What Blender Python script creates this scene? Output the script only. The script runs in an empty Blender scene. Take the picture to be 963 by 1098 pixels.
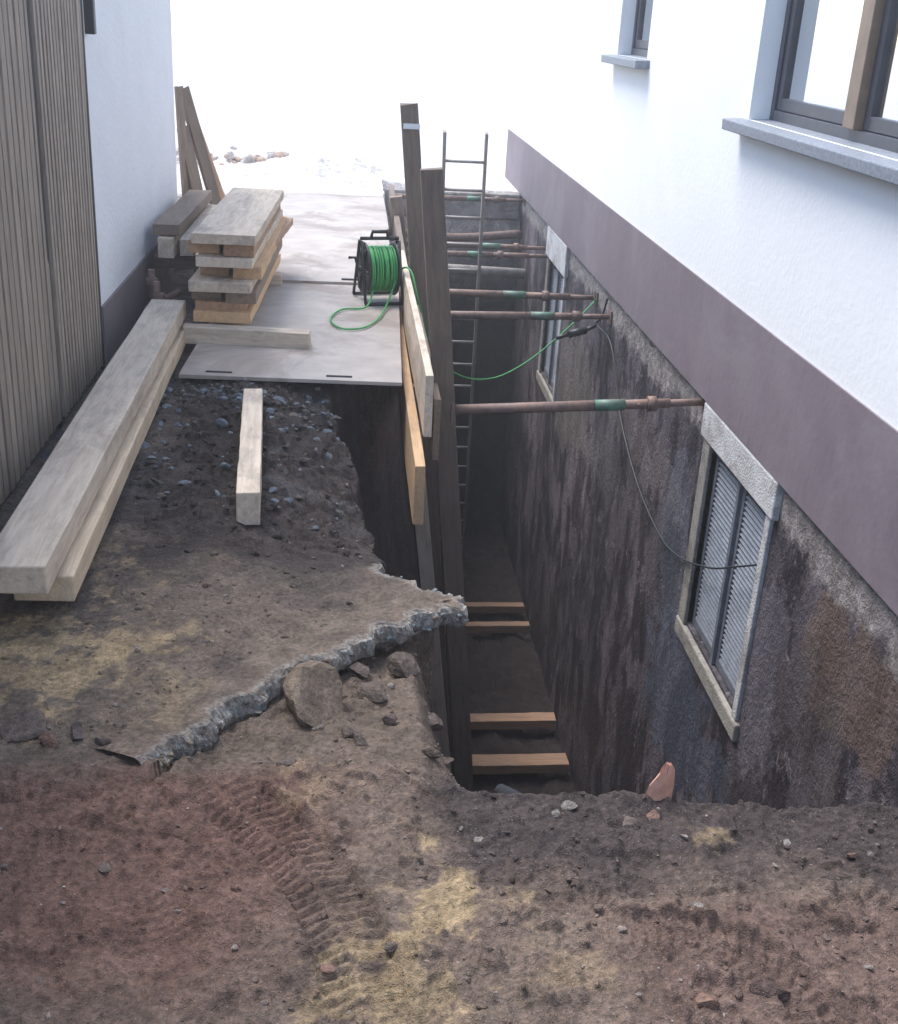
import bpy, bmesh, math, random
import numpy as np
from mathutils import Vector, Matrix
random.seed(7); rng=np.random.default_rng(7)
S=bpy.context.scene
# ---------------------------------------------------------------- materials
def new_mat(name):
    m=bpy.data.materials.new(name); m.use_nodes=True
    nt=m.node_tree; b=nt.nodes['Principled BSDF']; return m,nt,b
def N(nt,t,**k):
    n=nt.nodes.new(t)
    for a,v in k.items():
        if a in n.inputs: n.inputs[a].default_value=v
        else: setattr(n,a,v)
    return n
def ramp(nt,fac,stops):
    r=nt.nodes.new('ShaderNodeValToRGB'); e=r.color_ramp.elements
    while len(e)<len(stops): e.new(0.5)
    for i,(p,c) in enumerate(stops):
        e[i].position=p; e[i].color=(c[0],c[1],c[2],1)
    nt.links.new(fac,r.inputs[0]); return r.outputs[0]
def mix(nt,fac,a,b,mode='MIX'):
    m=nt.nodes.new('ShaderNodeMix'); m.data_type='RGBA'; m.blend_type=mode
    for sock,v in ((m.inputs[0],fac),(m.inputs[6],a),(m.inputs[7],b)):
        if hasattr(v,'links'): nt.links.new(v,sock)
        elif isinstance(v,(int,float)): sock.default_value=v
        else: sock.default_value=(v[0],v[1],v[2],1)
    return m.outputs[2]
def coords(nt,scale=(1,1,1),rot=(0,0,0),kind='Object'):
    tc=nt.nodes.new('ShaderNodeTexCoord'); mp=nt.nodes.new('ShaderNodeMapping')
    mp.inputs['Scale'].default_value=scale; mp.inputs['Rotation'].default_value=rot
    nt.links.new(tc.outputs[kind],mp.inputs['Vector']); return mp.outputs[0]
def noise(nt,vec,scale,detail=4,rough=.6,dist=0):
    n=N(nt,'ShaderNodeTexNoise'); n.inputs['Scale'].default_value=scale
    n.inputs['Detail'].default_value=min(detail,5); n.inputs['Roughness'].default_value=rough
    n.inputs['Distortion'].default_value=dist
    nt.links.new(vec,n.inputs['Vector']); return n.outputs[0]
def bump(nt,b,h,strength=.5,dist=.01,prev=None):
    n=nt.nodes.new('ShaderNodeBump'); n.inputs['Strength'].default_value=strength
    n.inputs['Distance'].default_value=dist; nt.links.new(h,n.inputs['Height'])
    if prev is not None: nt.links.new(prev,n.inputs['Normal'])
    nt.links.new(n.outputs[0],b.inputs['Normal']); return n.outputs[0]
def math_n(nt,op,a,bv):
    n=nt.nodes.new('ShaderNodeMath'); n.operation=op
    for i,v in enumerate((a,bv)):
        if hasattr(v,'links'): nt.links.new(v,n.inputs[i])
        else: n.inputs[i].default_value=v
    return n.outputs[0]

def simple(name,c,rough=.7,var=.25,scale=8,bs=.3,bd=.004,metal=0,stain=None):
    m,nt,b=new_mat(name); v=coords(nt)
    n1=noise(nt,v,scale); n2=noise(nt,v,scale*9,3)
    d=tuple(x*(1-var) for x in c); l=tuple(min(1,x*(1+var)) for x in c)
    col=ramp(nt,n1,[(.3,d),(.7,l)])
    if stain:
        n3=noise(nt,v,scale*.5,5,.7,.6); f=ramp(nt,n3,[(.48,(0,0,0)),(.62,(1,1,1))]); col=mix(nt,f,col,stain)
    nt.links.new(col,b.inputs['Base Color']); b.inputs['Roughness'].default_value=rough
    b.inputs['Metallic'].default_value=metal
    bump(nt,b,n2,bs,bd); return m
def wood(name,c,dark,grain=1.0,dirt=(.20,.165,.135),dirtamt=.5,randv=.2):
    m,nt,b=new_mat(name)
    v=coords(nt,(1.2,14*grain,14*grain)); v2=coords(nt,(2,4,4)); 
    oi=nt.nodes.new('ShaderNodeObjectInfo')
    add=nt.nodes.new('ShaderNodeVectorMath'); add.operation='ADD'
    comb=nt.nodes.new('ShaderNodeCombineXYZ'); mm=math_n(nt,'MULTIPLY',oi.outputs['Random'],37.0)
    for i in range(3): nt.links.new(mm,comb.inputs[i])
    nt.links.new(v,add.inputs[0]); nt.links.new(comb.outputs[0],add.inputs[1])
    add2=nt.nodes.new('ShaderNodeVectorMath'); add2.operation='ADD'
    nt.links.new(v2,add2.inputs[0]); nt.links.new(comb.outputs[0],add2.inputs[1])
    g=noise(nt,add.outputs[0],3,5,.65,.8)
    col=ramp(nt,g,[(.25,dark),(.55,c),(.8,tuple(min(1,x*1.15) for x in c))])
    dn=noise(nt,add2.outputs[0],1.6,5,.72,.4)
    f=ramp(nt,dn,[(.48,(0,0,0)),(.72,(dirtamt,)*3)])
    col=mix(nt,f,col,dirt)
    hs=nt.nodes.new('ShaderNodeHueSaturation'); 
    val=math_n(nt,'ADD',math_n(nt,'MULTIPLY',oi.outputs['Random'],randv*2),1-randv)
    nt.links.new(val,hs.inputs['Value']); nt.links.new(col,hs.inputs['Color'])
    nt.links.new(hs.outputs[0],b.inputs['Base Color']); b.inputs['Roughness'].default_value=.8
    bump(nt,b,g,.5,.005); return m
M={}
M['pale']=wood('pale_timber',(.70,.59,.47),(.50,.40,.31),randv=.08,dirtamt=.6)
M['yellow']=wood('yellow_timber',(.68,.54,.38),(.52,.39,.27),dirtamt=.45,randv=.08)
M['fresh']=wood('fresh_cut_board',(.66,.43,.24),(.50,.31,.16),dirtamt=.35,randv=.1)
M['orange']=wood('formwork_plank',(.52,.32,.20),(.34,.20,.13))
M['brown']=wood('weathered_post',(.25,.19,.145),(.15,.11,.085),dirt=(.10,.085,.075))
M['grey']=wood('weathered_slat',(.36,.30,.245),(.23,.185,.15),dirt=(.17,.15,.13),dirtamt=.5,randv=.12)
M['darkwood']=simple('dark_backing',(.025,.022,.02),.9)
M['ply']=simple('plywood_face',(.44,.39,.35),.65,.18,3,.25,.002,stain=(.30,.25,.215))
M['white']=simple('white_render',(.90,.895,.89),.85,.02,3,.5,.004)
M['whiteblue']=simple('white_plaster',(.80,.82,.85),.85,.03,3,.8,.008)
M['plinth']=simple('plinth_paint',(.200,.158,.178),.75,.10,2.5,.5,.004,stain=(.235,.195,.212))
M['plinthl']=simple('plinth_paint_grey',(.20,.17,.18),.8,.15,3,.3,.004)
M['conc']=simple('raw_concrete',(.38,.36,.34),.9,.3,7,.7,.01,stain=(.2,.17,.15))
M['sill']=simple('granite_sill',(.24,.26,.30),.5,.3,60,.1,.001)
M['rust']=simple('rusty_steel',(.22,.15,.13),.65,.4,25,.4,.002,.1,stain=(.28,.18,.13))
M['greensteel']=simple('green_paint_steel',(.10,.24,.17),.5,.3,25,.3,.002,.1,stain=(.15,.16,.13))
M['alu']=simple('aluminium',(.36,.33,.31),.6,.15,20,.1,.001,.1)
M['shutter']=simple('shutter_metal',(.17,.185,.215),.5,.25,15,.2,.001,.0)
M['frame']=simple('anthracite_frame',(.06,.06,.075),.4,.15,10,.1,.001)
M['brownframe']=simple('brown_frame',(.24,.17,.12),.5,.2,10,.1,.001)
M['blind']=simple('beige_blind',(.75,.70,.60),.7,.05,5,.1,.001)
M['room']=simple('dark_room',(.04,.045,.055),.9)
M['black']=simple('black_plastic',(.025,.025,.028),.45,.3,20,.2,.001)
M['blackrough']=simple('black_corrugated_plastic',(.018,.02,.028),.95,.3,20,.2,.001)
M['green']=simple('green_cable_sheath',(.06,.36,.10),.5,.15,30,.1,.001)
M['hose']=simple('dark_cable_sheath',(.03,.035,.04),.5,.2,30,.1,.001)
M['terra']=simple('terracotta',(.55,.30,.22),.8,.3,15,.3,.002)
M['roof']=simple('roof_tiles',(.16,.08,.06),.8,.3,10,.4,.01)
M['lint']=simple('cement_render',(.60,.59,.58),.9,.2,9,.8,.01,stain=(.36,.33,.32))
M['jamb']=simple('dirty_jamb',(.36,.33,.285),.9,.25,9,.8,.01,stain=(.2,.18,.16))
m,nt,b=new_mat('window_glass')
tr=nt.nodes.new('ShaderNodeBsdfTransparent'); tr.inputs[0].default_value=(.75,.8,.82,1)
gl=nt.nodes.new('ShaderNodeBsdfGlossy'); gl.inputs['Roughness'].default_value=.02
fr=nt.nodes.new('ShaderNodeFresnel'); fr.inputs[0].default_value=1.5
mx=nt.nodes.new('ShaderNodeMixShader'); nt.links.new(fr.outputs[0],mx.inputs[0])
nt.links.new(tr.outputs[0],mx.inputs[1]); nt.links.new(gl.outputs[0],mx.inputs[2])
nt.links.new(mx.outputs[0],nt.nodes['Material Output'].inputs[0]); M['glass']=m

def soil_mat(name):
    m,nt,b=new_mat(name); v=coords(nt)
    a=nt.nodes.new('ShaderNodeAttribute'); a.attribute_name='Col'; c0=a.outputs['Color']
    n1=noise(nt,v,9,5,.7,.3); n2=noise(nt,v,60,4,.7); n3=noise(nt,v,260,2,.6)
    k=ramp(nt,n1,[(.3,(.62,.60,.60)),(.7,(1.36,1.33,1.3))])
    col=mix(nt,1.0,c0,k,'MULTIPLY')
    k2=ramp(nt,n2,[(.3,(.55,.55,.55)),(.52,(1,1,1)),(.75,(1.6,1.52,1.45))])
    col=mix(nt,1.0,col,k2,'MULTIPLY')
    vo=N(nt,'ShaderNodeTexVoronoi'); vo.inputs['Scale'].default_value=120; nt.links.new(v,vo.inputs['Vector'])
    sp=ramp(nt,vo.outputs['Distance'],[(.10,(1,1,1)),(.2,(0,0,0))])
    sel=ramp(nt,vo.outputs['Color'],[(.5,(0,0,0)),(.68,(.7,.7,.7))])
    f=mix(nt,1.0,sp,sel,'MULTIPLY')
    col=mix(nt,f,col,(.42,.37,.32))
    nt.links.new(col,b.inputs['Base Color']); b.inputs['Roughness'].default_value=.95
    b.inputs['Specular IOR Level'].default_value=.25
    h=math_n(nt,'ADD',n2,math_n(nt,'MULTIPLY',n3,.45))
    bump(nt,b,h,1.0,.016); return m
M['soil']=soil_mat('soil')

# basement wall
m,nt,b=new_mat('bitumen_coated_wall')
v=coords(nt); vs=coords(nt,(1,1.0,.45),(.45,0,0))
sx=nt.nodes.new('ShaderNodeSeparateXYZ'); nt.links.new(v,sx.inputs[0]); Yo,Zo=sx.outputs[1],sx.outputs[2]
big=noise(nt,vs,1.1,5,.62,.3); mid=noise(nt,vs,3.4,5,.68,.3); fine=noise(nt,v,26,4,.7); blot=noise(nt,v,2.2,5,.68,.3)
chip=noise(nt,coords(nt,(1,1,.7),(.3,0,0)),7,5,.78,.2)
c=ramp(nt,big,[(.32,(.050,.040,.050)),(.46,(.088,.070,.083)),(.56,(.135,.108,.122)),(.68,(.21,.17,.185))])
f=ramp(nt,mid,[(.47,(.92,.92,.92)),(.55,(0,0,0))]); c=mix(nt,f,c,(.032,.026,.032))
f=ramp(nt,chip,[(.58,(0,0,0)),(.64,(.65,.65,.65))]); c=mix(nt,f,c,(.25,.21,.22))
def zone(y0,z0,ry,rz,amt,col,c,nz=.9):
    dy=math_n(nt,'DIVIDE',math_n(nt,'SUBTRACT',Yo,y0),ry); dz=math_n(nt,'DIVIDE',math_n(nt,'SUBTRACT',Zo,z0),rz)
    d=math_n(nt,'ADD',math_n(nt,'MULTIPLY',dy,dy),math_n(nt,'MULTIPLY',dz,dz))
    d=math_n(nt,'ADD',d,math_n(nt,'MULTIPLY',math_n(nt,'SUBTRACT',blot,.5),nz*6))
    d=math_n(nt,'MULTIPLY',d,.4)
    f=ramp(nt,d,[(.30,(amt,)*3),(.46,(0,0,0))]); return mix(nt,f,c,col)
c=zone(5.9,-1.9,.8,.5,.7,(.085,.10,.14),c); c=zone(4.75,-1.0,.35,.6,.6,(.165,.145,.17),c)
c=zone(4.35,-1.9,.5,.5,.7,(.045,.036,.040),c)
c=zone(3.9,-.45,.6,.32,.8,(.14,.095,.075),c); c=zone(4.2,-.85,.4,.35,.6,(.07,.055,.052),c)
c=zone(7.5,-.75,1.0,.25,.5,(.17,.14,.135),c); c=zone(8.6,-1.2,.7,.4,.4,(.16,.15,.16),c); c=zone(10.2,-1.2,1.1,.6,.6,(.20,.175,.155),c)
c=zone(6.5,-1.0,.3,.6,.5,(.12,.13,.165),c)
en=noise(nt,v,3.0,5,.72,.3)
zz=math_n(nt,'ADD',Zo,math_n(nt,'MULTIPLY',en,.48))
f=ramp(nt,math_n(nt,'ADD',zz,.5),[(.50,(0,0,0)),(.57,(.9,.9,.9))])
cem=ramp(nt,noise(nt,v,12,5,.75),[(.3,(.15,.125,.115)),(.5,(.28,.245,.23)),(.7,(.45,.41,.39))])
c=mix(nt,f,c,cem)
k2=ramp(nt,fine,[(.3,(.7,.7,.7)),(.7,(1.28,1.28,1.28))]); c=mix(nt,1.0,c,k2,'MULTIPLY')
nt.links.new(c,b.inputs['Base Color'])
r=ramp(nt,mid,[(.4,(.42,)*3),(.6,(.85,)*3)]); nt.links.new(r,b.inputs['Roughness'])
bump(nt,b,math_n(nt,'ADD',math_n(nt,'MULTIPLY',chip,1.2),fine),.8,.02)
M['bitumen']=m

# ---------------------------------------------------------------- geometry helpers
def link(o,parent=None):
    S.collection.objects.link(o)
    if parent is not None: o.parent=parent
    return o
def mesh_obj(name,verts,faces,mat,parent=None,smooth=False):
    me=bpy.data.meshes.new(name); me.from_pydata([tuple(p) for p in verts],[],faces); me.update()
    if mat: me.materials.append(mat)
    if smooth:
        for p in me.polygons: p.use_smooth=True
    return link(bpy.data.objects.new(name,me),parent)
def empty(name):
    return link(bpy.data.objects.new(name,None))
def box(name,lo,hi,mat,parent=None,bevel=0):
    lo=Vector(lo);hi=Vector(hi); c=(lo+hi)/2; h=(hi-lo)/2
    vs=[(sx*h.x,sy*h.y,sz*h.z) for sx in(-1,1) for sy in(-1,1) for sz in(-1,1)]
    fs=[(0,1,3,2),(4,6,7,5),(0,4,5,1),(2,3,7,6),(0,2,6,4),(1,5,7,3)]
    o=mesh_obj(name,vs,fs,mat,parent); o.location=c
    if bevel:
        md=o.modifiers.new('b','BEVEL'); md.width=bevel; md.segments=2
    return o
def plank(name,p0,p1,w,t,mat,parent=None,up=(0,0,1),bevel=.004,warp=.004,seg=14):
    p0=Vector(p0);p1=Vector(p1); X=(p1-p0); L=X.length; X.normalize()
    U=Vector(up); Y=U.cross(X).normalized(); Z=X.cross(Y).normalized()
    vs=[];fs=[]; ph=random.random()*6
    for i in range(seg+1):
        x=-L/2+L*i/seg
        dy=warp*math.sin(ph+2.3*i/seg); dz=warp*.6*math.sin(ph*2+3.1*i/seg)
        for k,(a,c) in enumerate(((-1,-1),(1,-1),(1,1),(-1,1))):
            j=random.uniform(-.0015,.0015)
            xx=x+(random.uniform(-.006,.006) if i in(0,seg) else 0)
            vs.append((xx,a*w/2+dy+j,c*t/2+dz+j))
    for i in range(seg):
        for k in range(4):
            a=i*4+k;b2=i*4+(k+1)%4; fs.append((a,b2,b2+4,a+4))
    fs.append((3,2,1,0)); n=seg*4; fs.append((n,n+1,n+2,n+3))
    o=mesh_obj(name,vs,fs,mat,parent)
    R=Matrix((X,Y,Z)).transposed().to_4x4(); R.translation=(p0+p1)/2
    o.matrix_world=R
    if bevel:
        md=o.modifiers.new('b','BEVEL'); md.width=bevel; md.segments=2; md.limit_method='ANGLE'
    return o
def catmull(pts,n=10):
    P=[Vector(p) for p in pts]; P=[2*P[0]-P[1]]+P+[2*P[-1]-P[-2]]; out=[]
    for i in range(1,len(P)-2):
        for k in range(n):
            t=k/n; a,b2,c,d=P[i-1],P[i],P[i+1],P[i+2]
            out.append(.5*((2*b2)+(c-a)*t+(2*a-5*b2+4*c-d)*t*t+(3*b2-a-3*c+d)*t**3))
    out.append(P[-2]); return out
def tube(name,pts,r,mat,parent=None,sides=10,smooth_path=False,n=10):
    P=catmull(pts,n) if smooth_path else [Vector(p) for p in pts]
    vs=[];fs=[]; T0=(P[1]-P[0]).normalized()
    nrm=T0.orthogonal().normalized()
    for i,p in enumerate(P):
        T=(P[min(i+1,len(P)-1)]-P[max(i-1,0)]).normalized()
        nrm=(nrm-T*nrm.dot(T)).normalized(); bn=T.cross(nrm)
        for k in range(sides):
            a=2*math.pi*k/sides; vs.append(p+r*(math.cos(a)*nrm+math.sin(a)*bn))
    for i in range(len(P)-1):
        for k in range(sides):
            a=i*sides+k;b2=i*sides+(k+1)%sides; fs.append((a,b2,b2+sides,a+sides))
    fs.append(tuple(range(sides-1,-1,-1))); q=(len(P)-1)*sides; fs.append(tuple(range(q,q+sides)))
    o=mesh_obj(name,vs,fs,mat,parent)
    for p in o.data.polygons:
        if len(p.vertices)==4: p.use_smooth=True
    return o
def _h(xi,yi,s):
    h=(xi*374761393+yi*668265263+s*974711+12345)&0xffffffff
    h=((h^(h>>13))*1274126177)&0xffffffff; h=h^(h>>16); return (h&0xffff)/65535.0
def vn(x,y,s):
    x=np.asarray(x,float);y=np.asarray(y,float)
    xi=np.floor(x).astype(np.int64);yi=np.floor(y).astype(np.int64);fx=x-xi;fy=y-yi
    u=fx*fx*fx*(fx*(fx*6-15)+10);w=fy*fy*fy*(fy*(fy*6-15)+10)
    a=_h(xi,yi,s);b2=_h(xi+1,yi,s);c=_h(xi,yi+1,s);d=_h(xi+1,yi+1,s)
    return (a*(1-u)+b2*u)*(1-w)+(c*(1-u)+d*u)*w
def fbm(x,y,f,o=5,s=1,g=.5):
    r=0;a=1;t=0
    ca,sa=math.cos(.6),math.sin(.6)
    for i in range(o):
        r=r+a*(vn(x*f,y*f,s+i*7)-.5);t+=a;a*=g;f*=2.03; x,y=ca*x-sa*y+3.1,sa*x+ca*y+1.7
    return r/t*2
def sst(a,b2,x):
    t=np.clip((x-a)/(b2-a),0,1); return t*t*(3-2*t)

# ---------------------------------------------------------------- terrain
YL=[2.5,3.58,3.68,3.80,3.9,4.3,5.2,6.0,6.3,6.8,7.4,14.3]
XL=[.44,.40,.28,.15,.11,.12,.06,-.10,-.08,.15,.30,.34]
DEEP=-4.2
TR=[([(.10,1.75),(.06,1.85),(.016,2.04),(-.07,2.23),(-.2,2.42),(-.36,2.62)],.085,.9),
    ([(.60,2.02),(.76,2.02),(.89,1.96),(.97,1.87),(1.01,1.72),(1.02,1.5)],.055,.75),
    ([(-1.2,2.28),(-.9,2.30),(-.62,2.26),(-.46,2.16),(-.38,2.0)],.085,.5)]
TR=[([(p.x,p.y) for p in catmull([(a,b2,0) for a,b2 in L],5)],w,am) for L,w,am in TR]
def track(x,y,L):
    best=np.full(x.shape,9.0); sb=np.zeros(x.shape); acc=0
    for (x0,y0),(x1,y1) in zip(L[:-1],L[1:]):
        dx,dy=x1-x0,y1-y0; l=math.hypot(dx,dy)
        t=np.clip(((x-x0)*dx+(y-y0)*dy)/l**2,0,1); d=np.hypot(x-x0-t*dx,y-y0-t*dy)
        m=d<best
        best=np.where(m,d,best); sb=np.where(m,acc+t*l,sb); acc+=l
    return best,sb
def slab_edge(x): return np.interp(x,[-.50,-.458,-.27,0,.2,.36,.5],[2.60,2.77,3.02,3.33,3.48,3.60,3.63])
def height(x,y):
    x=np.atleast_1d(np.asarray(x,float));y=np.atleast_1d(np.asarray(y,float))
    near=sst(14.0,12.0,y)*sst(-3,-1.4,x)*sst(4,2.5,x)*sst(-4,-2,y)
    fg=sst(2.9,2.5,y)
    z=near*(.030*fbm(x,y,1.3,4,11)+.014*fbm(x,y,5,5,21,.6)*(0.8+fg))
    z=z+fg*near*(.020*fbm(x,y,3,3,31)+.010*np.abs(fbm(x,y,9,4,41,.6))*2+.008*fbm(x,y,42,3,51))
    z=z+near*.005*fbm(x,y,38,3,52)
    cl=fbm(x,y,18,3,61); z=z+near*.014*sst(.12,.38,cl)*(.3+fg*sst(-.4,.2,fbm(x,y,2,3,62)))
    dk=sst(3.9,4.5,y)*sst(6.4,6.0,y)*sst(-1.0,-.6,x)
    z=z+dk*(.05*fbm(x,y,4,4,65,.6)+.04*np.abs(fbm(x,y,9,4,66))+.03*sst(.1,.3,fbm(x,y,14,3,67))-.16*sst(-.5,.1,x))
    for i,(L,wd,am) in enumerate(TR):
        d,s_=track(x,y,L)
        q=np.abs(d)/wd; m=am*sst(1.12,.88,q)*sst(2.66,2.5,y)*sst(-.8,-.1,fbm(x,y,3.2,3,71+i))
        if i!=2: m=m*sst(0,.12,s_)
        lug=np.sin(2*np.pi*(s_/.030)+5.0*q+1.2*fbm(x,y,6,2,78))
        z=z*(1-.65*m)-m*(.016-.013*sst(-.25,.35,lug)*sst(.02,.12,q))+am*sst(1.7,1.2,q)*(1-sst(1.15,.95,q))*.008*sst(2.66,2.5,y)*(1 if i==2 else sst(0,.12,s_))
    rd=sst(-.05,-.3,x)*sst(2.24,2.34,y)*sst(2.68,2.58,y)
    z=z+rd*.012*np.sin((y+.22*x+.10*fbm(x,y,3,3,81))*62)*(.5+fbm(x,y,4,2,82))
    ye=slab_edge(x); t=np.clip((y-2.58-.05*fbm(x,y,5,3,91))/np.maximum(ye-2.58,.02),0,1.5)
    inp=(y<ye+.06)&(x>-.5)&(x<.6)
    dp=.055+.05*sst(-.30,.1,x)+.75*sst(.22,.42,x)
    pocket=np.where(inp,-dp*np.clip(t,0,1)**.9+(.05*fbm(x,y,6,4,95)*sst(-.45,-.1,x)+.05*np.abs(fbm(x,y,14,4,96)))*np.clip(t,0,1)*sst(1.1,.85,t),0)
    z=z+pocket
    nx=.05*fbm(x,y,3,4,101)+.025*fbm(x,y,12,3,102)
    xl=np.interp(y,YL,XL)+nx
    xb=1.02
    d=np.clip((x-xl)/np.maximum(xb-xl,.05),0,1)
    zl=DEEP*d**.62
    e=np.clip((y-2.50-.035*fbm(x,y,4,3,111)-.04*sst(1.3,.5,x))/.8,0,1); zn=DEEP*e**.55
    g=np.clip((14.3-y)/.25,0,1); zf=DEEP*g
    mx_=np.maximum(np.maximum(zl,zn),zf)
    zt=mx_+np.where(d>.02,.08*fbm(x+y*.2,y,6,4,121),0)*sst(0,-.3,mx_)
    zt=np.where((x>2.06),0,zt)
    z=np.where((zt<-.001),np.minimum(z,z*.3+zt),z)
    z=z+.22*np.exp(-(((x+.3)/1.1)**2+((y-15.0)/.7)**2))*(1+.5*fbm(x,y,4,4,131))*(x<1.9)
    return z
def H(x,y): return float(height(x,y)[0])
def axis(segs,ends):
    a=[]
    for lo,hi,st in segs: a+=list(np.arange(lo,hi-1e-6,st))
    return np.array(sorted(set([round(v,5) for v in list(ends)+a])))
xs=axis([(-6,-1.5,.25),(-1.5,-1.1,.014),(-1.1,1.45,.0062),(1.45,2.12,.02),(2.12,8,.4)],[-300,-150,-80,-40,-20,-10,12,20,40,80,150,300])
ys=axis([(-6,1.5,.2),(1.5,2.75,.0052),(2.75,3.7,.0085),(3.7,6.6,.014),(6.6,14.6,.06),(14.6,17.5,.08),(17.5,30,1)],[-300,-150,-80,-40,-20,-10,40,60,100,200,300])
XX,YY=np.meshgrid(xs,ys); ZZ=height(XX,YY)
nx_,ny_=len(xs),len(ys)
co=np.stack([XX.ravel(),YY.ravel(),ZZ.ravel()],1).astype(np.float32)
idx=np.arange(nx_*ny_).reshape(ny_,nx_)
q=np.stack([idx[:-1,:-1].ravel(),idx[:-1,1:].ravel(),idx[1:,1:].ravel(),idx[1:,:-1].ravel()],1).astype(np.int32)
me=bpy.data.meshes.new('ground'); me.vertices.add(len(co)); me.vertices.foreach_set('co',co.ravel())
me.loops.add(q.size); me.loops.foreach_set('vertex_index',q.ravel())
me.polygons.add(len(q)); me.polygons.foreach_set('loop_start',np.arange(0,q.size,4,dtype=np.int32))
me.polygons.foreach_set('loop_total',np.full(len(q),4,np.int32)); me.update(calc_edges=True)
me.polygons.foreach_set('use_smooth',np.ones(len(q),bool))
def C(*c): return np.array(c)
def lay(col,m,c): return col*(1-m[...,None])+C(*c)*m[...,None]
def soil_color(x,y,z):
    n1=fbm(x,y,2.2,5,201); n2=fbm(x,y,6,5,211); n3=fbm(x,y,14,4,221); n4=fbm(x,y,34,3,231)
    col=np.ones(x.shape+(3,))*C(.185,.142,.117)
    col=lay(col,sst(-.2,.5,n1)*.6,(.135,.106,.092))
    col=lay(col,sst(-.1,.4,n2)*sst(2.6,2.4,y)*.4,(.23,.185,.152))
    col=lay(col,sst(.05,-.35,x+.3*n1)*sst(2.72,2.55,y+.1*n2)*sst(1.75,2.0,y+.15*n1)*.9,(.188,.115,.094))
    col=lay(col,sst(.45,.8,x+.3*n1)*sst(2.2,2.05,y)*.75,(.160,.108,.092))
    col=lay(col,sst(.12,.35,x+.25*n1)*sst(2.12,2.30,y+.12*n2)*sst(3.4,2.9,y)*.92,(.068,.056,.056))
    sl=sst(2.6,2.8,y)*sst(7,6,y)
    col=lay(col,sl*.85,(.180,.148,.120)); col=lay(col,sl*sst(.0,.5,n2+.3*n1)*.7,(.105,.088,.08))
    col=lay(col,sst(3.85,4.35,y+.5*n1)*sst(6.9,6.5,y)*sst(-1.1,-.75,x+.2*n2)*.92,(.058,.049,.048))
    col=lay(col,sst(4.4,4.8,y+.3*n1)*sst(6.9,6.5,y)*sst(.1,.5,n2)*.5,(.12,.118,.125))
    for (sx_,sy_,r,am) in ((.255,2.16,.12,.8),(.13,1.88,.13,.7),(.40,2.1,.06,.4),(-.93,3.3,.24,.85),(-.63,3.37,.13,.5),(-.05,2.58,.09,.3),(.95,2.35,.04,.5),(-.55,3.0,.15,.35),(-.95,3.9,.18,.4),(.5,1.93,.08,.3)):
        d=np.hypot(x-sx_,y-sy_)/r; col=lay(col,sst(1.25,.15,d+1.4*n3+.7*n2+1.1*n4)*am,(.40,.31,.19))
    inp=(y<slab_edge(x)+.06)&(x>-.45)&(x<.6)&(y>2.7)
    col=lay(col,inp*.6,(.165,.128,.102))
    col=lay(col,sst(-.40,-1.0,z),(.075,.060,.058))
    col=lay(col,sst(6.6,7.5,y)*sst(-.5,-.3,z),(.24,.20,.18))
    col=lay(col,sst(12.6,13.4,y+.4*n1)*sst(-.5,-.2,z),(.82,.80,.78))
    return col
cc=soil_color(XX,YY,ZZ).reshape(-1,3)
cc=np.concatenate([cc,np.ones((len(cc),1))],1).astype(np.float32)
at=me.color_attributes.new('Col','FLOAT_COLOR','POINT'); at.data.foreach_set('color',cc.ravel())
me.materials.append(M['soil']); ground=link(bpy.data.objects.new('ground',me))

def setcol(o,c3):
    c4=np.concatenate([c3,np.ones((len(c3),1))],1).astype(np.float32)
    a=o.data.color_attributes.new('Col','FLOAT_COLOR','POINT'); a.data.foreach_set('color',c4.ravel())
def stones(name,pts,sizes,mat,flat=.65,sub=1,col=None):
    bm=bmesh.new(); bmesh.ops.create_icosphere(bm,subdivisions=sub,radius=1)
    base=np.array([v.co[:] for v in bm.verts]); fc=np.array([[v.index for v in f.verts] for f in bm.faces]); bm.free()
    V=[];F=[];off=0;CL=[]
    for i,(p,s) in enumerate(zip(pts,sizes)):
        if sub>=2:
            k=base.copy()
            for _ in range(11):
                nrm=rng.normal(size=3); nrm/=np.linalg.norm(nrm); dd=rng.uniform(.45,.85)
                pr=k@nrm; ex=np.clip(pr-dd,0,None); k=k-ex[:,None]*nrm
            k=k*(1+rng.uniform(-.05,.05,(len(base),1)))
        else: k=base*(1+rng.uniform(-.28,.28,(len(base),1)))
        k=k*np.array([1,rng.uniform(.6,1),flat*rng.uniform(.7,1.1)])*s
        a=rng.uniform(0,6.28); ca,sa=math.cos(a),math.sin(a)
        k=k@np.array([[ca,-sa,0],[sa,ca,0],[0,0,1]])
        tl=rng.uniform(-.4,.4); k=k@np.array([[1,0,0],[0,math.cos(tl),-math.sin(tl)],[0,math.sin(tl),math.cos(tl)]])
        V.append(k+np.array(p)); F.append(fc+off); off+=len(base)
        if col is not None: CL.append(np.repeat(col[i][None],len(base),0))
    V=np.concatenate(V);F=np.concatenate(F)
    o=mesh_obj(name,V,[tuple(f) for f in F.tolist()],mat)
    if col is not None: setcol(o,np.concatenate(CL))
    return o
n=7000
px=rng.uniform(-1.3,1.95,n);py=1.5+(rng.uniform(0,1,n)**.9)*5.0
sz=.0018+.006*rng.power(.35,n)**3*1.0+rng.exponential(.0015,n)
cl_=fbm(px,py,1.6,3,301)
keep=(cl_>rng.uniform(-.6,.35,n)); px,py,sz=px[keep],py[keep],sz[keep]
pz=height(px,py); k=pz>-.6; px,py,pz,sz=px[k],py[k],pz[k],sz[k]
bc=soil_color(px,py,pz); pal=np.array([[.34,.30,.27],[.22,.20,.19],[.20,.13,.11],[.40,.37,.34],[.13,.11,.10]])
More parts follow.
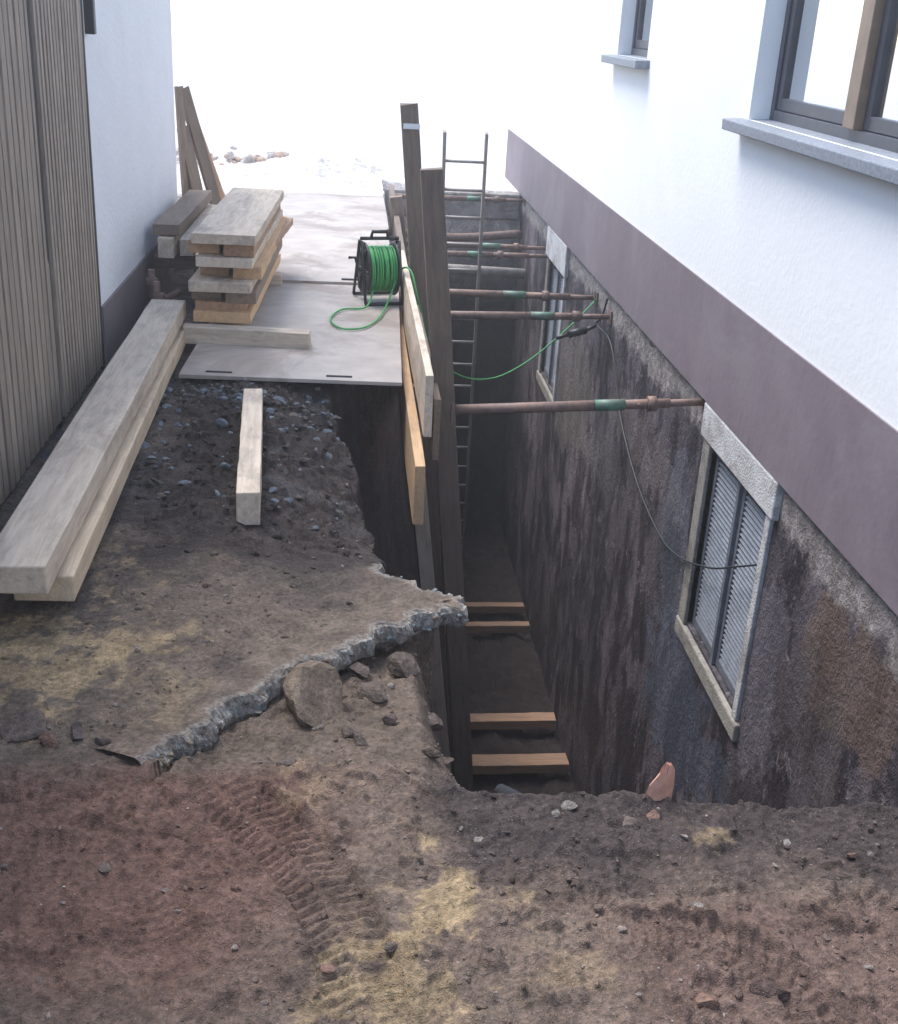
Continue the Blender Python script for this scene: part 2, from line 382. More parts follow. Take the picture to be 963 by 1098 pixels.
w=rng.uniform(.2,.9,(len(px),1)); cs=bc*(1-w)*1.1+pal[rng.integers(0,5,len(px))]*w
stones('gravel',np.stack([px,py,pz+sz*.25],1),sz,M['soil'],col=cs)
n=900
px=rng.uniform(-1.2,1.9,n);py=rng.uniform(1.6,6.1,n); sz=rng.uniform(.005,.016,n)*(1+.8*(py>4))
pz=height(px,py);k=(pz>-.5);px,py,pz,sz=px[k],py[k],pz[k],sz[k]
cs=soil_color(px,py,pz)*rng.uniform(.8,1.2,(len(px),1))
stones('soil_clods',np.stack([px,py,pz+sz*.05],1),sz,M['soil'],col=cs,sub=2)
def pl(lst,name,sub=3,flat=.6):
    p=[];s=[];c=[]
    for x,y,r,cc_,*dz in lst:
        p.append((x,y,H(x,y)+r*.2+(dz[0] if dz else 0)));s.append(r);c.append(np.array(cc_))
    return stones(name,p,s,M['soil'],col=c,sub=sub,flat=flat)
g1=(.27,.25,.23);g2=(.17,.14,.125);g3=(.22,.14,.115)
pl([(-.88,2.84,.07,g2),(-.74,2.82,.045,(.12,.1,.1)),(-1.0,2.82,.05,g2),(-.66,2.78,.03,g2),(-.8,2.78,.035,g3),(.75,2.44,.03,g2),(.82,2.46,.022,g3),(1.3,2.30,.02,g3),(-.55,2.25,.02,g2),
    (.35,2.36,.018,g1),(.56,2.47,.02,g1),(.12,1.98,.022,g2),(.83,2.08,.018,g1),(-.02,1.93,.018,g3),(.93,1.84,.05,(.14,.10,.09)),(.78,1.80,.035,(.23,.15,.12)),
    (1.25,1.88,.02,g1),(1.3,1.95,.014,g1),(1.22,1.8,.016,g1),(1.18,1.92,.012,g1),(1.27,1.82,.018,g1),(.05,2.8,.04,g2),(.25,2.75,.03,(.13,.105,.09)),(-.15,2.68,.03,g2),(.60,2.50,.025,g1)],'loose_rocks')
pl([(-.09,3.02,.145,(.25,.20,.155),-.01)],'concrete_boulder',flat=.95)
pl([(.10,3.15,.06,(.16,.13,.11)),(.2,3.3,.07,(.14,.115,.1)),(.02,2.86,.035,(.15,.12,.105)),(.28,3.1,.055,(.13,.105,.095)),(.14,2.95,.035,(.14,.11,.1)),(.05,3.28,.05,(.16,.13,.115)),(.3,2.85,.03,(.14,.11,.095))],'concrete_rubble')

# broken slab plate
E=catmull([(-.52,2.66,0),(-.44,2.79,0),(-.36,2.90,0),(-.27,3.04,0),(-.12,3.22,0),(0,3.35,0),(.16,3.46,0),(.28,3.56,0),(.375,3.62,0),(.385,3.68,0),(.28,3.76,0),(.16,3.83,0),(.13,3.95,0)],30)
prof=[(-.34,-.06),(-.20,-.018),(-.12,.004),(-.07,.010),(-.03,.014),(-.010,.015),(.000,.010),(.010,-.006),(.018,-.024),(.020,-.044),(.012,-.066),(-.006,-.082),(-.16,-.09),(-.34,-.09)]
K=len(prof); nE=len(E); fs=[]
ii=np.arange(nE,dtype=float)
fr_=np.array([_h(np.int64(i//14),np.int64(3),9) for i in range(nE)])
fr_=np.convolve(np.pad(fr_,2,'edge'),np.ones(5)/5,'valid')
big=.05*(fr_-.5)+.035*fbm(ii*.05,np.full(nE,.3),1,4,401,.6)
nrl=[]
for i in range(nE):
    T=(E[min(i+8,nE-1)]-E[max(i-8,0)]).normalized(); nrl.append((T.y,-T.x))
nrl=np.array(nrl); EP=np.array([(p.x,p.y) for p in E]); tp=np.minimum(1,.3+ii/40)
PX=np.zeros((nE,K));PY=np.zeros((nE,K));PZ=np.zeros((nE,K));CL=np.zeros((nE,K,3))
facecols=np.array([(.42,.44,.43),(.36,.37,.36),(.31,.28,.25),(.28,.24,.21),(.44,.42,.39)])
for k,(a,zv) in enumerate(prof):
    j2=fbm(ii*.12,np.full(nE,k*.45),1,4,411,.65)*.022; edge=max(0,1-abs(k-8)/5.0)
    r_=a+big*(1 if k<12 else 0)+j2*edge
    PX[:,k]=EP[:,0]+nrl[:,0]*r_; PY[:,k]=EP[:,1]+nrl[:,1]*r_
    if k<7:
        hz=np.maximum(height(EP[:,0]-nrl[:,0]*.20+0*ii,EP[:,1]-nrl[:,1]*.20),-.02)
        hz=np.convolve(np.pad(hz,10,'edge'),np.ones(21)/21,'valid')
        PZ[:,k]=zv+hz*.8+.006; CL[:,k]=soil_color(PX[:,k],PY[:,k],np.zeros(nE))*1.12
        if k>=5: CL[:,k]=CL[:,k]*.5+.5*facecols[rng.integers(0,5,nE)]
    else:
        PZ[:,k]=(zv+.008+j2*.4)*tp; CL[:,k]=facecols[rng.integers(0,5,nE)]
for i in range(nE-1):
    for k in range(K):
        a=i*K+k;b2=i*K+(k+1)%K; fs.append((a,a+K,b2+K,b2))
slab=mesh_obj('broken_concrete_slab',np.stack([PX,PY,PZ],-1).reshape(-1,3),fs,M['soil']); setcol(slab,CL.reshape(-1,3))
P=[];Z=[];CC=[]
for i in range(140):
    j=random.randrange(10,nE-30)
    k=random.choice([7,8,9,10]); P.append((PX[j,k],PY[j,k],PZ[j,k]));Z.append(random.choice([.004,.006,.008,.011,.015]))
    CC.append(np.array(random.choice([(.30,.37,.39),(.40,.42,.41),(.16,.17,.17),(.28,.24,.19),(.22,.18,.15)])))
slots=[]
for i in range(620):
    x=random.uniform(-1.0,.0); far=random.random()<.55
    y=(5.95+random.gauss(0,.12) if far else random.uniform(4.5,6.0))-.15*(x+.5)
    slots.append((x,y))
slots=np.array(slots); hz=height(slots[:,0],slots[:,1])
for (x,y),h in zip(slots,hz):
    if h<-.3: continue
    r=min(.045,abs(random.gauss(0,.015))+.005)
    P.append((x,y,h+r*.15));Z.append(r)
    CC.append(np.array(random.choice([(.20,.24,.29),(.28,.32,.35),(.12,.12,.12),(.17,.15,.13),(.10,.09,.085),(.09,.08,.078)])))
stones('concrete_aggregate',P,Z,M['soil'],col=CC,sub=2)

# ---------------------------------------------------------------- right house
house=empty('rendered_house')
def wall_x(name,x,y0,y1,z0,z1,openings,depth,mat,parent):
    Ys=sorted(set([y0,y1]+[v for o in openings for v in o[:2]])); Zs=sorted(set([z0,z1]+[v for o in openings for v in o[2:]]))
    vs=[];fs=[]
    def quad(a,b2,c,d):
        n=len(vs); vs.extend([a,b2,c,d]); fs.append((n,n+1,n+2,n+3))
    for i in range(len(Ys)-1):
        for j in range(len(Zs)-1):
            cy=(Ys[i]+Ys[i+1])/2;cz=(Zs[j]+Zs[j+1])/2
            if any(o[0]<cy<o[1] and o[2]<cz<o[3] for o in openings): continue
            quad((x,Ys[i],Zs[j]),(x,Ys[i],Zs[j+1]),(x,Ys[i+1],Zs[j+1]),(x,Ys[i+1],Zs[j]))
    for (a,b2,c,d) in openings:
        X=x+depth
        quad((x,a,c),(X,a,c),(X,a,d),(x,a,d)); quad((x,b2,c),(x,b2,d),(X,b2,d),(X,b2,c))
        quad((x,a,c),(x,b2,c),(X,b2,c),(X,a,c)); quad((x,a,d),(X,a,d),(X,b2,d),(x,b2,d))
    return mesh_obj(name,vs,fs,mat,parent)
W1=(3.95,6.12,1.50,2.75); W2=(8.50,9.50,1.70,2.75); W3=(-1,.6,1.50,2.75)
up=[(a,b2,4.2,5.3) for a,b2,_,_ in (W1,W2,W3)]
wall_x('upper_wall',1.995,-6,15.8,.60,6.0,[W1,W2,W3]+up,.28,M['white'],house)
wall_x('plinth',1.985,-6,15.8,.0,.60,[],0,M['plinth'],house)
mesh_obj('plinth_soffit',[(1.985,-6,0),(2.3,-6,0),(2.3,15.8,0),(1.985,15.8,0)],[(0,1,2,3)],M['conc'],house)
mesh_obj('plinth_top',[(1.985,-6,.6),(2.0,-6,.6),(2.0,15.8,.6),(1.985,15.8,.6)],[(0,1,2,3)],M['plinth'],house)
CW1=(5.02,5.98,-1.32,-.20); CW2=(10.95,11.85,-1.5,-.3)
wall_x('basement_wall',2.02,-6,15.8,-4.6,.0,[CW1,CW2],.22,M['bitumen'],house)
mesh_obj('side_walls',[(1.995,15.8,-4.6),(11,15.8,-4.6),(11,15.8,6),(1.995,15.8,6),(11,-6,-4.6),(11,-6,6),(1.995,-6,-4.6),(1.995,-6,6)],
  [(0,1,2,3),(1,4,5,2),(4,6,7,5)],M['white'],house)
mesh_obj('roof',[(1.7,-6.4,5.95),(1.7,16.2,5.95),(6.5,16.2,8.8),(6.5,-6.4,8.8),(11.3,-6.4,5.95),(11.3,16.2,5.95)],
  [(0,3,2,1),(3,4,5,2),(0,1,5,4),(0,4,3),(1,2,5)],M['roof'],house)
nn=700
yl=-1+16.7*np.arange(nn+1)/nn; on=np.ones(nn+1)
dl=np.maximum(.01,.05+.06*fbm(yl,on*.5,2.2,4,501,.6)+.03*fbm(yl,on*2.5,9,3,502)); ol=.010+.012*np.abs(fbm(yl,on*4.5,5,3,503))
vs=[];fs=[]
for y,d,o_ in zip(yl,dl,ol): vs+=[(2.022,y,-.001),(1.992,y,-.001),(2.02-o_,y,-d*.5),(2.0215,y,-d)]
for i in range(nn):
    for k in range(3): a=i*4+k; fs.append((a,a+1,a+5,a+4))
mesh_obj('cement_lip',vs,fs,M['conc'],house)
def window(w,xf,mull,parent):
    y0,y1,z0,z1=w
    f=.055
    def fr(a,b2,c,d,n,mt,x0=xf,x1=xf+.06): box(n,(x0,a,c),(x1,b2,d),mt,parent,.004)
    fr(y0+.002,y0+f,z0+.002,z1-.002,'frame_r',M['frame']);fr(y1-f,y1-.002,z0+.002,z1-.002,'frame_l',M['frame'])
    fr(y0+f,y1-f,z0+.002,z0+f,'frame_b',M['frame']);fr(y0+f,y1-f,z1-f,z1-.002,'frame_t',M['frame'])
    if mull:
        m_=(y0+y1)/2
        fr(m_-.06,m_+.06,z0+f,z1-f,'mullion',M['brownframe'],xf-.03,xf+.055)
        panes=[(y0+f,m_-.06),(m_+.06,y1-f)]
    else: panes=[(y0+f,y1-f)]
    for a,b2 in panes:
        g=.06
        fr(a+.002,a+g,z0+f+.002,z1-f-.002,'sash',M['frame'],xf+.01,xf+.05);fr(b2-g,b2-.002,z0+f+.002,z1-f-.002,'sash',M['frame'],xf+.01,xf+.05)
        fr(a+g,b2-g,z0+f+.002,z0+f+g,'sash',M['frame'],xf+.01,xf+.05);fr(a+g,b2-g,z1-f-g,z1-f-.002,'sash',M['frame'],xf+.01,xf+.05)
        mesh_obj('glass',[(xf+.03,a+g,z0+f+g),(xf+.03,b2-g,z0+f+g),(xf+.03,b2-g,z1-f-g),(xf+.03,a+g,z1-f-g)],[(0,1,2,3)],M['glass'],parent)
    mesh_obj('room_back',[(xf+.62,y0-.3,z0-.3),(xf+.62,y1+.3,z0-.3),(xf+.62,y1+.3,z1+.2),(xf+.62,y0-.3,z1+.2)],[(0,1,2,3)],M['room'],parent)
    a,b2=panes[-1]
    for k in range(12):
        zb=z0+.12+k*.105
        if zb>z1-.1:break
        s=box('blind_slat',(xf+.075,a+.02,zb),(xf+.083,b2-.32*(b2-a),zb+.10),M['blind'],parent,.002); s.rotation_euler=(0,.18,0)
    s=box('sill',(1.995-.10,y0-.10,z0-.055),(1.995+.13,y1+.12,z0+.0),M['sill'],parent,.006)
    s.rotation_euler=(0,-.06,0)
for i,w in enumerate([W1,W2,W3]+up): window(w,2.10,i in(0,2,3,5),house)
def cellar(w,parent):
    y0,y1,z0,z1=w
    box('lintel',(1.985,y0-.12,z1+.0),(2.06,y1+.16,-.006),M['lint'],parent,.01)
    box('jamb_far',(2.000,y1+.0,z0-.02),(2.10,y1+.13,z1-.002),M['jamb'],parent,.008)
    box('jamb_near',(2.000,y0-.07,z0-.02),(2.10,y0,z1-.002),M['lint'],parent,.008)
    box('cellar_sill',(1.992,y0-.10,z0-.13),(2.12,y1+.14,z0-.022),M['jamb'],parent,.012)
    xf=2.045; m_=(y0+y1)/2
    box('frame_edge',(xf-.02,m_-.018,z0+.004),(xf+.02,m_+.018,z1-.004),M['shutter'],parent,.003)
    for a,b2 in((y0+.012,m_-.02),(m_+.02,y1-.012)):
        g=.04
        box('shutter_stile',(xf,a,z0+.01),(xf+.03,a+g,z1-.01),M['shutter'],parent,.003)
        box('shutter_stile',(xf,b2-g,z0+.01),(xf+.03,b2,z1-.01),M['shutter'],parent,.003)
        box('shutter_rail',(xf,a+g,z0+.01),(xf+.03,b2-g,z0+.06),M['shutter'],parent,.003)
        box('shutter_rail',(xf,a+g,z1-.06),(xf+.03,b2-g,z1-.01),M['shutter'],parent,.003)
        n=int((z1-z0-.13)/.030); vs=[];fs=[]
        for k in range(n):
            zb=z0+.066+k*.030; i=len(vs)
            for (xx,zz_) in((xf+.002,zb),(xf+.006,zb-.002),(xf+.020,zb+.009),(xf+.016,zb+.012)):
                vs+= [(xx,a+g,zz_),(xx,b2-g,zz_)]
            fs+=[(i,i+1,i+3,i+2),(i+2,i+3,i+5,i+4),(i+4,i+5,i+7,i+6),(i+6,i+7,i+1,i)]
        mesh_obj('shutter_louvres',vs,fs,M['shutter'],parent)
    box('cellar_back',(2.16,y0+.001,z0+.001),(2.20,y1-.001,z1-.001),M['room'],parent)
cellar(CW1,house);cellar(CW2,house)

# ---------------------------------------------------------------- left neighbour + fence
nb=empty('neighbour_house')
mesh_obj('walls',[(-1.37,6.46,.33),(-1.37,9.5,.33),(-1.37,9.5,3.0),(-1.37,6.46,3.0),(-8,6.46,.0),(-8,9.5,0),(-8,9.5,3.0),(-8,6.46,3.0),(-1.37,6.46,0),(-1.37,9.5,0)],
 [(0,1,2,3),(8,0,3,7,4),(1,9,5,6,2),(4,7,6,5)],M['whiteblue'],nb)
mesh_obj('plinth',[(-1.355,6.46,-.2),(-1.355,9.51,-.2),(-1.355,9.51,.33),(-1.355,6.46,.33),(-1.372,6.46,.33),(-1.372,9.51,.33),(-8,9.51,-.2),(-8,9.51,.33),(-1.372,6.46,-.2)],
 [(0,1,2,3),(3,2,5,4),(1,6,7,5,2),(8,0,3,4)],M['plinthl'],nb)
mesh_obj('roof',[(-1.2,6.2,2.98),(-1.2,9.8,2.98),(-4.7,9.8,4.2),(-4.7,6.2,4.2),(-8.3,6.2,2.98),(-8.3,9.8,2.98)],[(0,1,2,3),(3,2,5,4),(0,4,5,1),(0,3,4),(1,5,2)],M['roof'],nb)
def fence(y0,y1,pitch,wd,x,h):
    f=empty('wooden_slat_fence'); y=y0+.02
    while y+wd<y1:
        hh=h+random.uniform(-.01,.01)
        plank('slat',(x,y+wd/2,.03),(x+random.uniform(-.003,.003),y+wd/2+random.uniform(-.002,.002),hh),wd,.030,M['grey'],f,up=(1,0,0),bevel=.002,warp=.0015,seg=4)
        y+=pitch
    for z in(.35,1.2,2.0): box('rail',(x-.060,y0,z),(x-.020,y1,z+.08),M['darkwood'],f)
    box('backing',(x-.080,y0,.02),(x-.065,y1,h-.05),M['darkwood'],f)
    box('post',(x-.05,y1-.03,0),(x+.015,y1+.015,h+.02),M['darkwood'],f,.004)
    return f
fence(2.2,5.40,.082,.060,-1.375,2.2); fence(5.44,6.40,.062,.038,-1.37,2.2); fence(-1.5,2.16,.082,.060,-1.375,2.2)
box('downpipe_bracket',(-1.37,6.50,1.72),(-1.32,6.55,2.1),M['black'],None,.006)

# ---------------------------------------------------------------- timbers
tb=empty('timber_beam'); plank('beam',(-1.045,3.40,.185),(-1.09,7.05,.20),.205,.10,M['pale'],tb,bevel=.006)
tb=empty('timber_beam'); plank('beam',(-1.00,3.56,.075),(-1.07,7.0,.075),.20,.095,M['yellow'],tb,bevel=.006)
tb=empty('timber_offcut'); plank('beam',(-.395,4.32,.055),(-.475,5.65,.07),.095,.145,M['pale'],tb,bevel=.005)
tb=empty('timber_sleeper'); plank('beam',(-.98,6.86,.095),(-.24,6.80,.095),.10,.10,M['pale'],tb,bevel=.005)
tb=empty('timber_sleeper'); plank('beam',(-.98,8.5,.085),(-.50,8.5,.085),.10,.09,M['pale'],tb,bevel=.005)
st=empty('plank_stack'); z=.145
spec=[(.34,.065,'fresh',.0,0),(.30,.05,'orange',-.02,.05),(.36,.07,'brown',.0,.02),(.36,.06,'pale',-.01,-.03),(.34,.075,'orange',.04,.08),(.33,.055,'pale',.02,.0),(.36,.075,'orange',-.01,.04),(.37,.06,'pale',.01,.0),]
for i,(w,t,mt,dx,dy) in enumerate(spec):
    z+=t/2+.002
    x0=-.76+dx
    if i in(2,4,6):
        plank('plank',(x0-w/4-.01,6.95+dy+.05,z),(x0-w/4+.03,8.85+dy,z),w/2,t,M[mt],st)
        plank('plank',(x0+w/4+.02,6.92+dy,z),(x0+w/4+.06,8.8+dy,z),w/2,t,M['fresh' if i==4 else mt],st)
    else:
        plank('plank',(x0,6.92+dy,z),(x0+.06,8.85+dy,z),w,t,M[mt],st)
    z+=t/2
plank('plank',(-.60,7.35,.44),(-.50,8.9,.44),.12,.05,M['orange'],st)
s2=empty('timber_stack')
plank('timber',(-1.22,7.85,.40),(-1.20,9.4,.42),.10,.13,M['pale'],s2); plank('timber',(-1.10,7.95,.39),(-1.08,9.4,.40),.09,.11,M['pale'],s2)
plank('timber',(-1.22,7.9,.51),(-1.18,9.4,.53),.17,.07,M['brown'],s2)
plank('bearer',(-1.33,8.1,.27),(-1.0,8.1,.27),.08,.08,M['brown'],s2);plank('bearer',(-1.33,9.2,.27),(-1.0,9.2,.27),.08,.08,M['brown'],s2)
for xx in(-1.29,-1.03):
    for yy in(8.1,9.2): plank('foot',(xx,yy,-.02),(xx,yy,.23),.09,.09,M['brown'],s2,up=(0,1,0),seg=2)
pp=empty('scaffold_clamps')
for (a,b2) in (((-1.30,7.2,.05),(-1.18,7.9,.06)),((-1.22,7.15,.06),(-1.25,7.9,.07)),((-1.27,7.3,.12),(-1.13,7.75,.14)),((-1.2,7.3,.04),(-1.2,7.3,.30)),((-1.28,7.55,.04),(-1.27,7.55,.32))):
    tube('pipe',[a,b2],.022,M['rust'],pp)
for p in ((-1.19,7.3,.2),(-1.27,7.55,.24),(-1.24,7.4,.08)):
    box('coupler',(p[0]-.035,p[1]-.03,p[2]-.03),(p[0]+.035,p[1]+.03,p[2]+.03),M['rust'],pp,.012)
lb=empty('leaning_boards')
plank('board',(-1.30,9.65,0),(-1.345,9.60,1.30),.09,.03,M['brown'],lb,up=(1,-.4,0));plank('board',(-1.02,9.95,0),(-1.33,9.72,1.28),.12,.03,M['brown'],lb,up=(1,-.6,0))
plank('board',(-.98,10.2,0),(-1.28,9.85,1.05),.10,.025,M['orange'],lb,up=(1,-.5,0));plank('board',(-1.15,9.75,0),(-1.335,9.66,1.0),.14,.025,M['brown'],lb,up=(1,-.5,0))

for i,(x0,x1,y0,y1,z0,rot) in enumerate(((-.88,.32,6.12,8.62,.045,.022),(-.86,.33,8.55,11.0,.065,-.01),(-.84,.33,10.95,13.1,.05,.0))):
    p=empty('plywood_sheet'); cx,cy=(x0+x1)/2,(y0+y1)/2
    plank('sheet',(cx,y0,z0),(cx,y1,z0),x1-x0,.021,M['ply'],p,warp=.006,bevel=.002)
    for sxx in(-.40,.25):
        tube('hand_hole_dark',[(cx+sxx-.07,y0+.07,z0+.0085),(cx+sxx+.07,y0+.07,z0+.0085)],.012,M['room'],p)  # sheet is not cut; a near-black rod imitates the shade inside the slot
    p.matrix_world=Matrix.Translation((cx,cy,0))@Matrix.Rotation(-rot,4,'Z')@Matrix.Translation((-cx,-cy,0))

po=empty('shoring_post'); plank('post',(.395,6.20,1.18),(.945,6.20,-4.2),.118,.085,M['brown'],po,up=(0,1,0),seg=20,bevel=.005)
po=empty('shoring_post'); plank('post',(.362,8.4,1.34),(.90,8.4,-4.1),.12,.08,M['brown'],po,up=(0,1,0),seg=20,bevel=.005)
box('tape_band',(.33,8.348,1.18),(.445,8.358,1.215),M['whiteblue'],po)
po=empty('shoring_post'); plank('post',(.36,6.66,-.12),(.86,6.66,-4.1),.09,.05,M['pale'],po,up=(0,1,0),seg=20)
po=empty('shoring_post'); plank('post',(.40,11.4,.3),(.98,11.4,-4.1),.12,.08,M['brown'],po,up=(0,1,0),seg=12)
wl=empty('waler_board'); plank('board',(.392,5.55,.105),(.372,8.9,.10),.04,.32,M['pale'],wl,bevel=.004)
wl=empty('waler_board'); plank('board',(.342,5.12,-.20),(.335,8.3,-.20),.05,.30,M['fresh'],wl,bevel=.004)
wl=empty('waler_board'); plank('board',(.46,5.85,-.12),(.46,8.0,-.12),.035,.34,M['brown'],wl,bevel=.004)
wl=empty('waler_board'); plank('board',(.40,8.9,.0),(.42,13.5,.0),.05,.26,M['brown'],wl,bevel=.004)
sb=empty('shoring_boards')
for k in range(7):
    y=8.9+k*.72; plank('board',(.42,y,-.15),(.98,y,-4.1),.22,.03,M['brown'],sb,up=(1,0,.1),seg=6)

def prop(x0,z0,y0,x1,z1,y1,frac=.62,g=(.56,.68)):
    e=empty('steel_trench_prop'); A=Vector((x0,y0,z0));B=Vector((x1,y1,z1)); D=B-A
    tube('outer_tube',[A,A+D*frac],.030,M['rust'],e,14)
    tube('green_sleeve',[A+D*g[0],A+D*g[1]],.0325,M['greensteel'],e,14)
    tube('collar',[A+D*(g[1]+.09),A+D*(g[1]+.125)],.043,M['rust'],e,14)
    tube('thread',[A+D*frac,A+D*.86],.027,M['rust'],e,14)
    tube('inner_tube',[A+D*.80,B],.021,M['rust'],e,14)
    tube('pin',[A+D*(g[1]+.05)+Vector((0,-.07,.02)),A+D*(g[1]+.05)+Vector((0,.06,-.02))],.006,M['rust'],e,8)
    for p,s in((A,1),(B,-1)):
        box('end_plate',p+Vector((-.006,-.055,-.055)),p+Vector((.006,.055,.055)),M['rust'],e,.003)
    return e
prop(.57,-.12,6.2,2.012,-.035,6.22)
prop(.46,-.17,9.44,2.012,-.17,9.44,g=(.50,.62)); prop(.45,-.22,8.85,2.012,-.185,8.85,g=(.6,.72))
prop(.46,-.25,12.06,2.012,-.25,12.06); prop(.46,-.30,11.8,2.012,-.30,11.9,g=(.45,.56)); prop(.46,-.06,14.0,2.012,-.05,14.0)

ld=empty('aluminium_ladder'); T=Vector((1.00,11.0,.95)); Bm=Vector((1.24,12.9,-4.15)); dx=Vector((.19,0,0))
for s in(-1,1): plank('rail',Bm+dx*s,T+dx*s,.028,.055,M['alu'],ld,up=(0,1,0),bevel=.002,warp=.001,seg=4)
for k in range(1,19):
    p=Bm.lerp(T,k/19.0); tube('rung',[p-dx,p+dx],.014,M['alu'],ld,8)
for (y,w,z) in ((8.45,.17,-4.08),(9.15,.14,-4.10),(10.95,.10,-4.10),(11.4,.10,-4.10)):
    e=empty('trench_floor_sleeper'); plank('timber',(1.02,y,z),(1.98,y+.02,z),w,.09,M['orange'],e)
box('trench_end_concrete',(.35,14.25,-.32),(2.0,14.9,-.02),M['conc'],None,.02)
tube('service_pipe',[(.4,13.9,-.45),(1.2,13.95,-.5),(1.98,13.9,-.42)],.05,M['rust'],None,14,True)
tube('service_pipe',[(.4,13.4,-.75),(2.0,13.45,-.80)],.06,M['conc'],None,14)
vs=[];fs=[]
for i in range(9):
    a=-.9+1.8*i/8
    for j,(zz_,sc_) in enumerate(((0,1),(.05,1),(.10,.8),(.135,.45),(.155,.12))):
        for r in(.085,.072): vs.append((r*math.sin(a*sc_),-r*math.cos(a*sc_)+.08,zz_+(.02*math.sin(i*1.7) if j>2 else 0)))
for i in range(8):
    for j in range(4):
        for r in(0,1):
            a=(i*5+j)*2+r;b2=((i+1)*5+j)*2+r; fs.append((a,b2,b2+2,a+2) if r==0 else (a,a+2,b2+2,b2))
for j in range(4): fs.append((j*2,j*2+2,j*2+3,j*2+1)); q0=8*10+j*2; fs.append((q0,q0+1,q0+3,q0+2))
for i in range(8): a=(i*5+4)*2; fs.append((a,a+10,a+11,a+1))
sh=mesh_obj('terracotta_pipe_shard',vs,fs,M['terra']); sh.location=(.85,2.52,-.065); sh.rotation_euler=(-.1,.15,.3); sh.scale=(.72,.7,1.0)
tube('drain_pipe',[(.50,3.0,-.32),(.53,2.74,-.17)],.020,M['blackrough'],None,14)

# ---------------------------------------------------------------- cable reel
rl=empty('cable_reel'); 
def ring(name,x,r,rt,mat,parent,n=36):
    return tube(name,[(x,r*math.cos(2*math.pi*k/n),r*math.sin(2*math.pi*k/n)) for k in range(n+1)],rt,mat,parent,8)
def disc(name,x,r,t,mat,parent):
    return tube(name,[(x-t/2,0,0),(x+t/2,0,0)],r,mat,parent,40)
for s in(-1,1):
    disc('flange',s*.105,.150,.008,M['black'],rl); ring('flange_rim',s*.105,.155,.009,M['black'],rl)
    for k in range(6):
        a=k*math.pi/3; tube('flange_rib',[(s*.115,0,0),(s*.115,.15*math.cos(a),.15*math.sin(a))],.008,M['black'],rl,6)
disc('drum',0,.07,.20,M['black'],rl)
P=[]; turns=15
for lay_,rr in enumerate((.118,.127,.135)):
    for k in range(turns*24+1):
        t=k/(turns*24.0); x=(-.092+.184*t)*(1 if lay_%2==0 else -1)
        a=2*math.pi*turns*t; r=rr+random.uniform(-.0015,.0015)
        P.append((x+.006*math.sin(a*.37),r*math.cos(a),r*math.sin(a)))
tube('wound_cable',P,.0062,M['green'],rl,6)
for s in(-1,1):
    tube('stand_leg',[(s*.13,-.15,-.185),(s*.132,-.10,-.05),(s*.132,-.03,.17),(s*.132,.03,.17),(s*.132,.10,-.05),(s*.132,.15,-.185)],.010,M['black'],rl,8)
    tube('axle',[(s*.10,0,0),(s*.145,0,0)],.018,M['black'],rl,10)
for y_,z_ in((-.15,-.185),(.15,-.185),(0,.185)): tube('cross_bar',[(-.135,y_,z_),(.135,y_,z_)],.011,M['black'],rl,8)
tube('carry_handle',[(-.06,0,.185),(-.05,0,.225),(.05,0,.225),(.06,0,.185)],.012,M['black'],rl,8)
tube('crank',[(-.145,0,0),(-.155,.05,.06),(-.20,.05,.06)],.009,M['black'],rl,8)
rl.location=(.185,8.08,.275); rl.rotation_euler=(0,0,math.radians(14)); rl.scale=(1.0,1.12,1.12)
tube('green_extension_cable',[(.15,7.93,.16),(.10,7.80,.07),(-.06,7.72,.066),(-.13,7.45,.066),(-.06,7.22,.066),(.08,7.25,.066),(.18,7.5,.068),(.25,7.85,.10),(.33,8.0,.28),(.40,7.9,.30),(.46,7.8,.1),(.60,8.0,-.30),(.85,8.5,-.60),(1.15,8.9,-.72),(1.45,9.1,-.62),(1.75,9.2,-.38),(1.93,9.3,-.22),(2.0,9.35,-.16)],.0065,M['green'],None,8,True,14)
pg=empty('cable_connector'); tube('body',[(1.72,8.95,-.36),(1.86,8.98,-.33)],.030,M['black'],pg,12); tube('neck',[(1.86,8.98,-.33),(1.94,9.02,-.30)],.016,M['black'],pg,10); tube('neck_end',[(1.62,8.93,-.39),(1.72,8.95,-.36)],.016,M['black'],pg,10)
tube('black_cable',[(1.96,9.02,-.30),(1.99,8.6,-.35),(2.0,8.1,-.75),(2.0,7.4,-1.0),(2.0,6.7,-1.08),(1.99,6.2,-1.0),(1.97,5.6,-.78),(1.97,5.2,-.58),(1.97,4.95,-.45)],.0055,M['hose'],None,8,True,12)
tube('black_cable',[(1.99,9.4,-.10),(1.97,9.2,-.30),(1.98,9.0,-.22),(1.99,8.9,-.05)],.008,M['hose'],None,8,True,12)

rp=[];rs=[];rc=[]
for i in range(50):
    rp.append((random.uniform(-2.3,-.9),random.uniform(15.0,16.3),random.uniform(.0,.15)));rs.append(random.uniform(.04,.10))
    rc.append(np.array(random.choice([(.62,.46,.36),(.66,.56,.48),(.7,.66,.62)])))
stones('brick_debris_pile',rp,rs,M['soil'],col=rc)

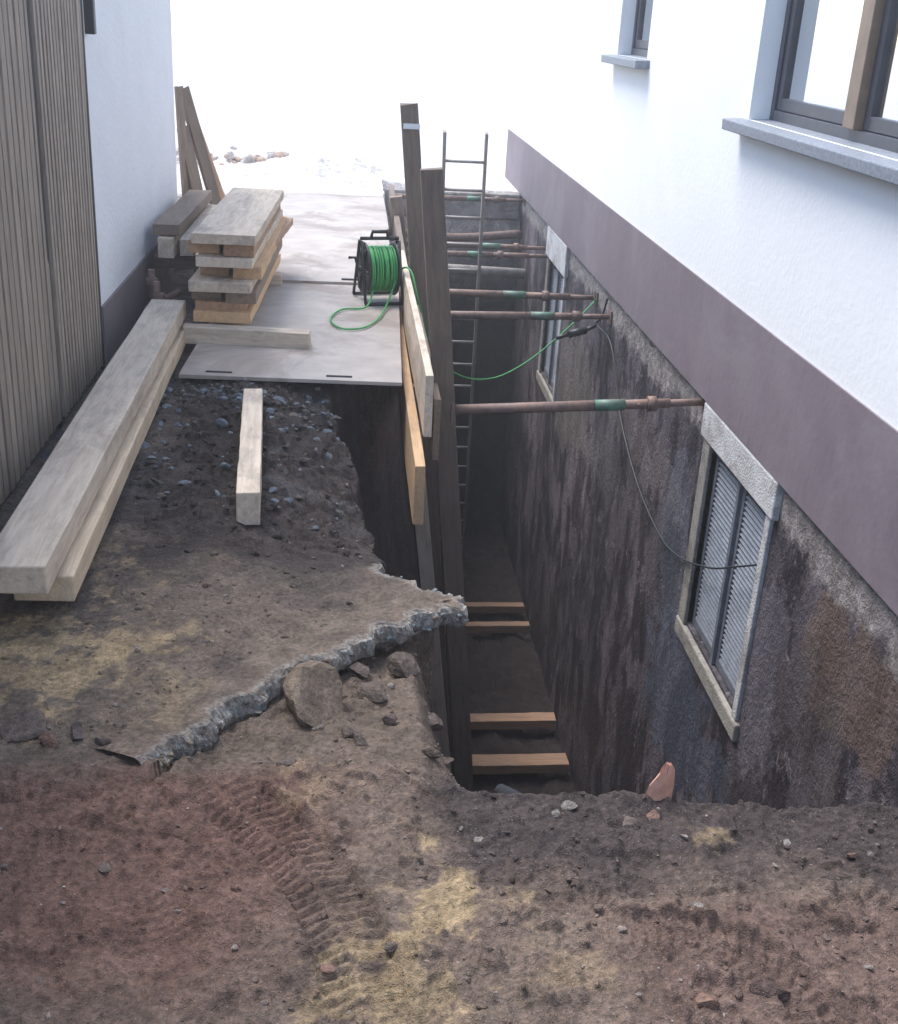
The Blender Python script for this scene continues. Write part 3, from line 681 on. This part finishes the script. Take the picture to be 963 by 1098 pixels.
# scattering volume added over the site: a milky veil that lifts the darks
m=bpy.data.materials.new('added_haze'); m.use_nodes=True; nt=m.node_tree; nt.nodes.remove(nt.nodes['Principled BSDF'])
vsn=nt.nodes.new('ShaderNodeVolumeScatter'); vsn.inputs['Density'].default_value=.011; vsn.inputs['Anisotropy'].default_value=.55
vsn.inputs['Color'].default_value=(1,.98,.98,1)
nt.links.new(vsn.outputs[0],nt.nodes['Material Output'].inputs['Volume'])
box('haze',(-20,-5,-5),(20,45,9),m)

# ---------------------------------------------------------------- light (hazy sun high, from far-left)
el=math.radians(60); az=math.radians(-46)
w=bpy.data.worlds.new('World'); S.world=w; w.use_nodes=True; nt=w.node_tree
sky=nt.nodes.new('ShaderNodeTexSky'); sky.sky_type='NISHITA'; sky.sun_disc=False
sky.sun_elevation=el; sky.sun_rotation=az; sky.air_density=1.0; sky.dust_density=.7; sky.ozone_density=.8
bg=nt.nodes['Background']; bg.inputs[1].default_value=.38; nt.links.new(sky.outputs[0],bg.inputs[0])
sl=bpy.data.lights.new('sun','SUN'); sl.energy=5; sl.angle=math.radians(34); sl.color=(1,.955,.90)
so=link(bpy.data.objects.new('sun',sl))
dirv=Vector((math.sin(az)*math.cos(el),math.cos(az)*math.cos(el),math.sin(el)))
so.rotation_euler=dirv.to_track_quat('Z','Y').to_euler(); so.location=(-5,20,12)
S.view_settings.view_transform='Standard'; S.view_settings.look='None'; S.view_settings.exposure=0
# ---------------------------------------------------------------- camera
f=1252.0
Yc=Vector((383-481.5,549-12,-f)).normalized(); Zc=-Vector((310-481.5,549-3500,-f)).normalized()
Xc=Yc.cross(Zc).normalized(); Zc=Xc.cross(Yc).normalized()
Mw=Matrix((Xc,Yc,Zc)).to_4x4()
cam=bpy.data.cameras.new('camera'); cam.sensor_fit='VERTICAL'; cam.sensor_height=36; cam.sensor_width=36; cam.lens=f/1098*36
cam.clip_end=1000; cam.clip_start=.05
co_=link(bpy.data.objects.new('camera',cam)); Mw.translation=Vector((0,0,1.9)); co_.matrix_world=Mw
S.camera=co_
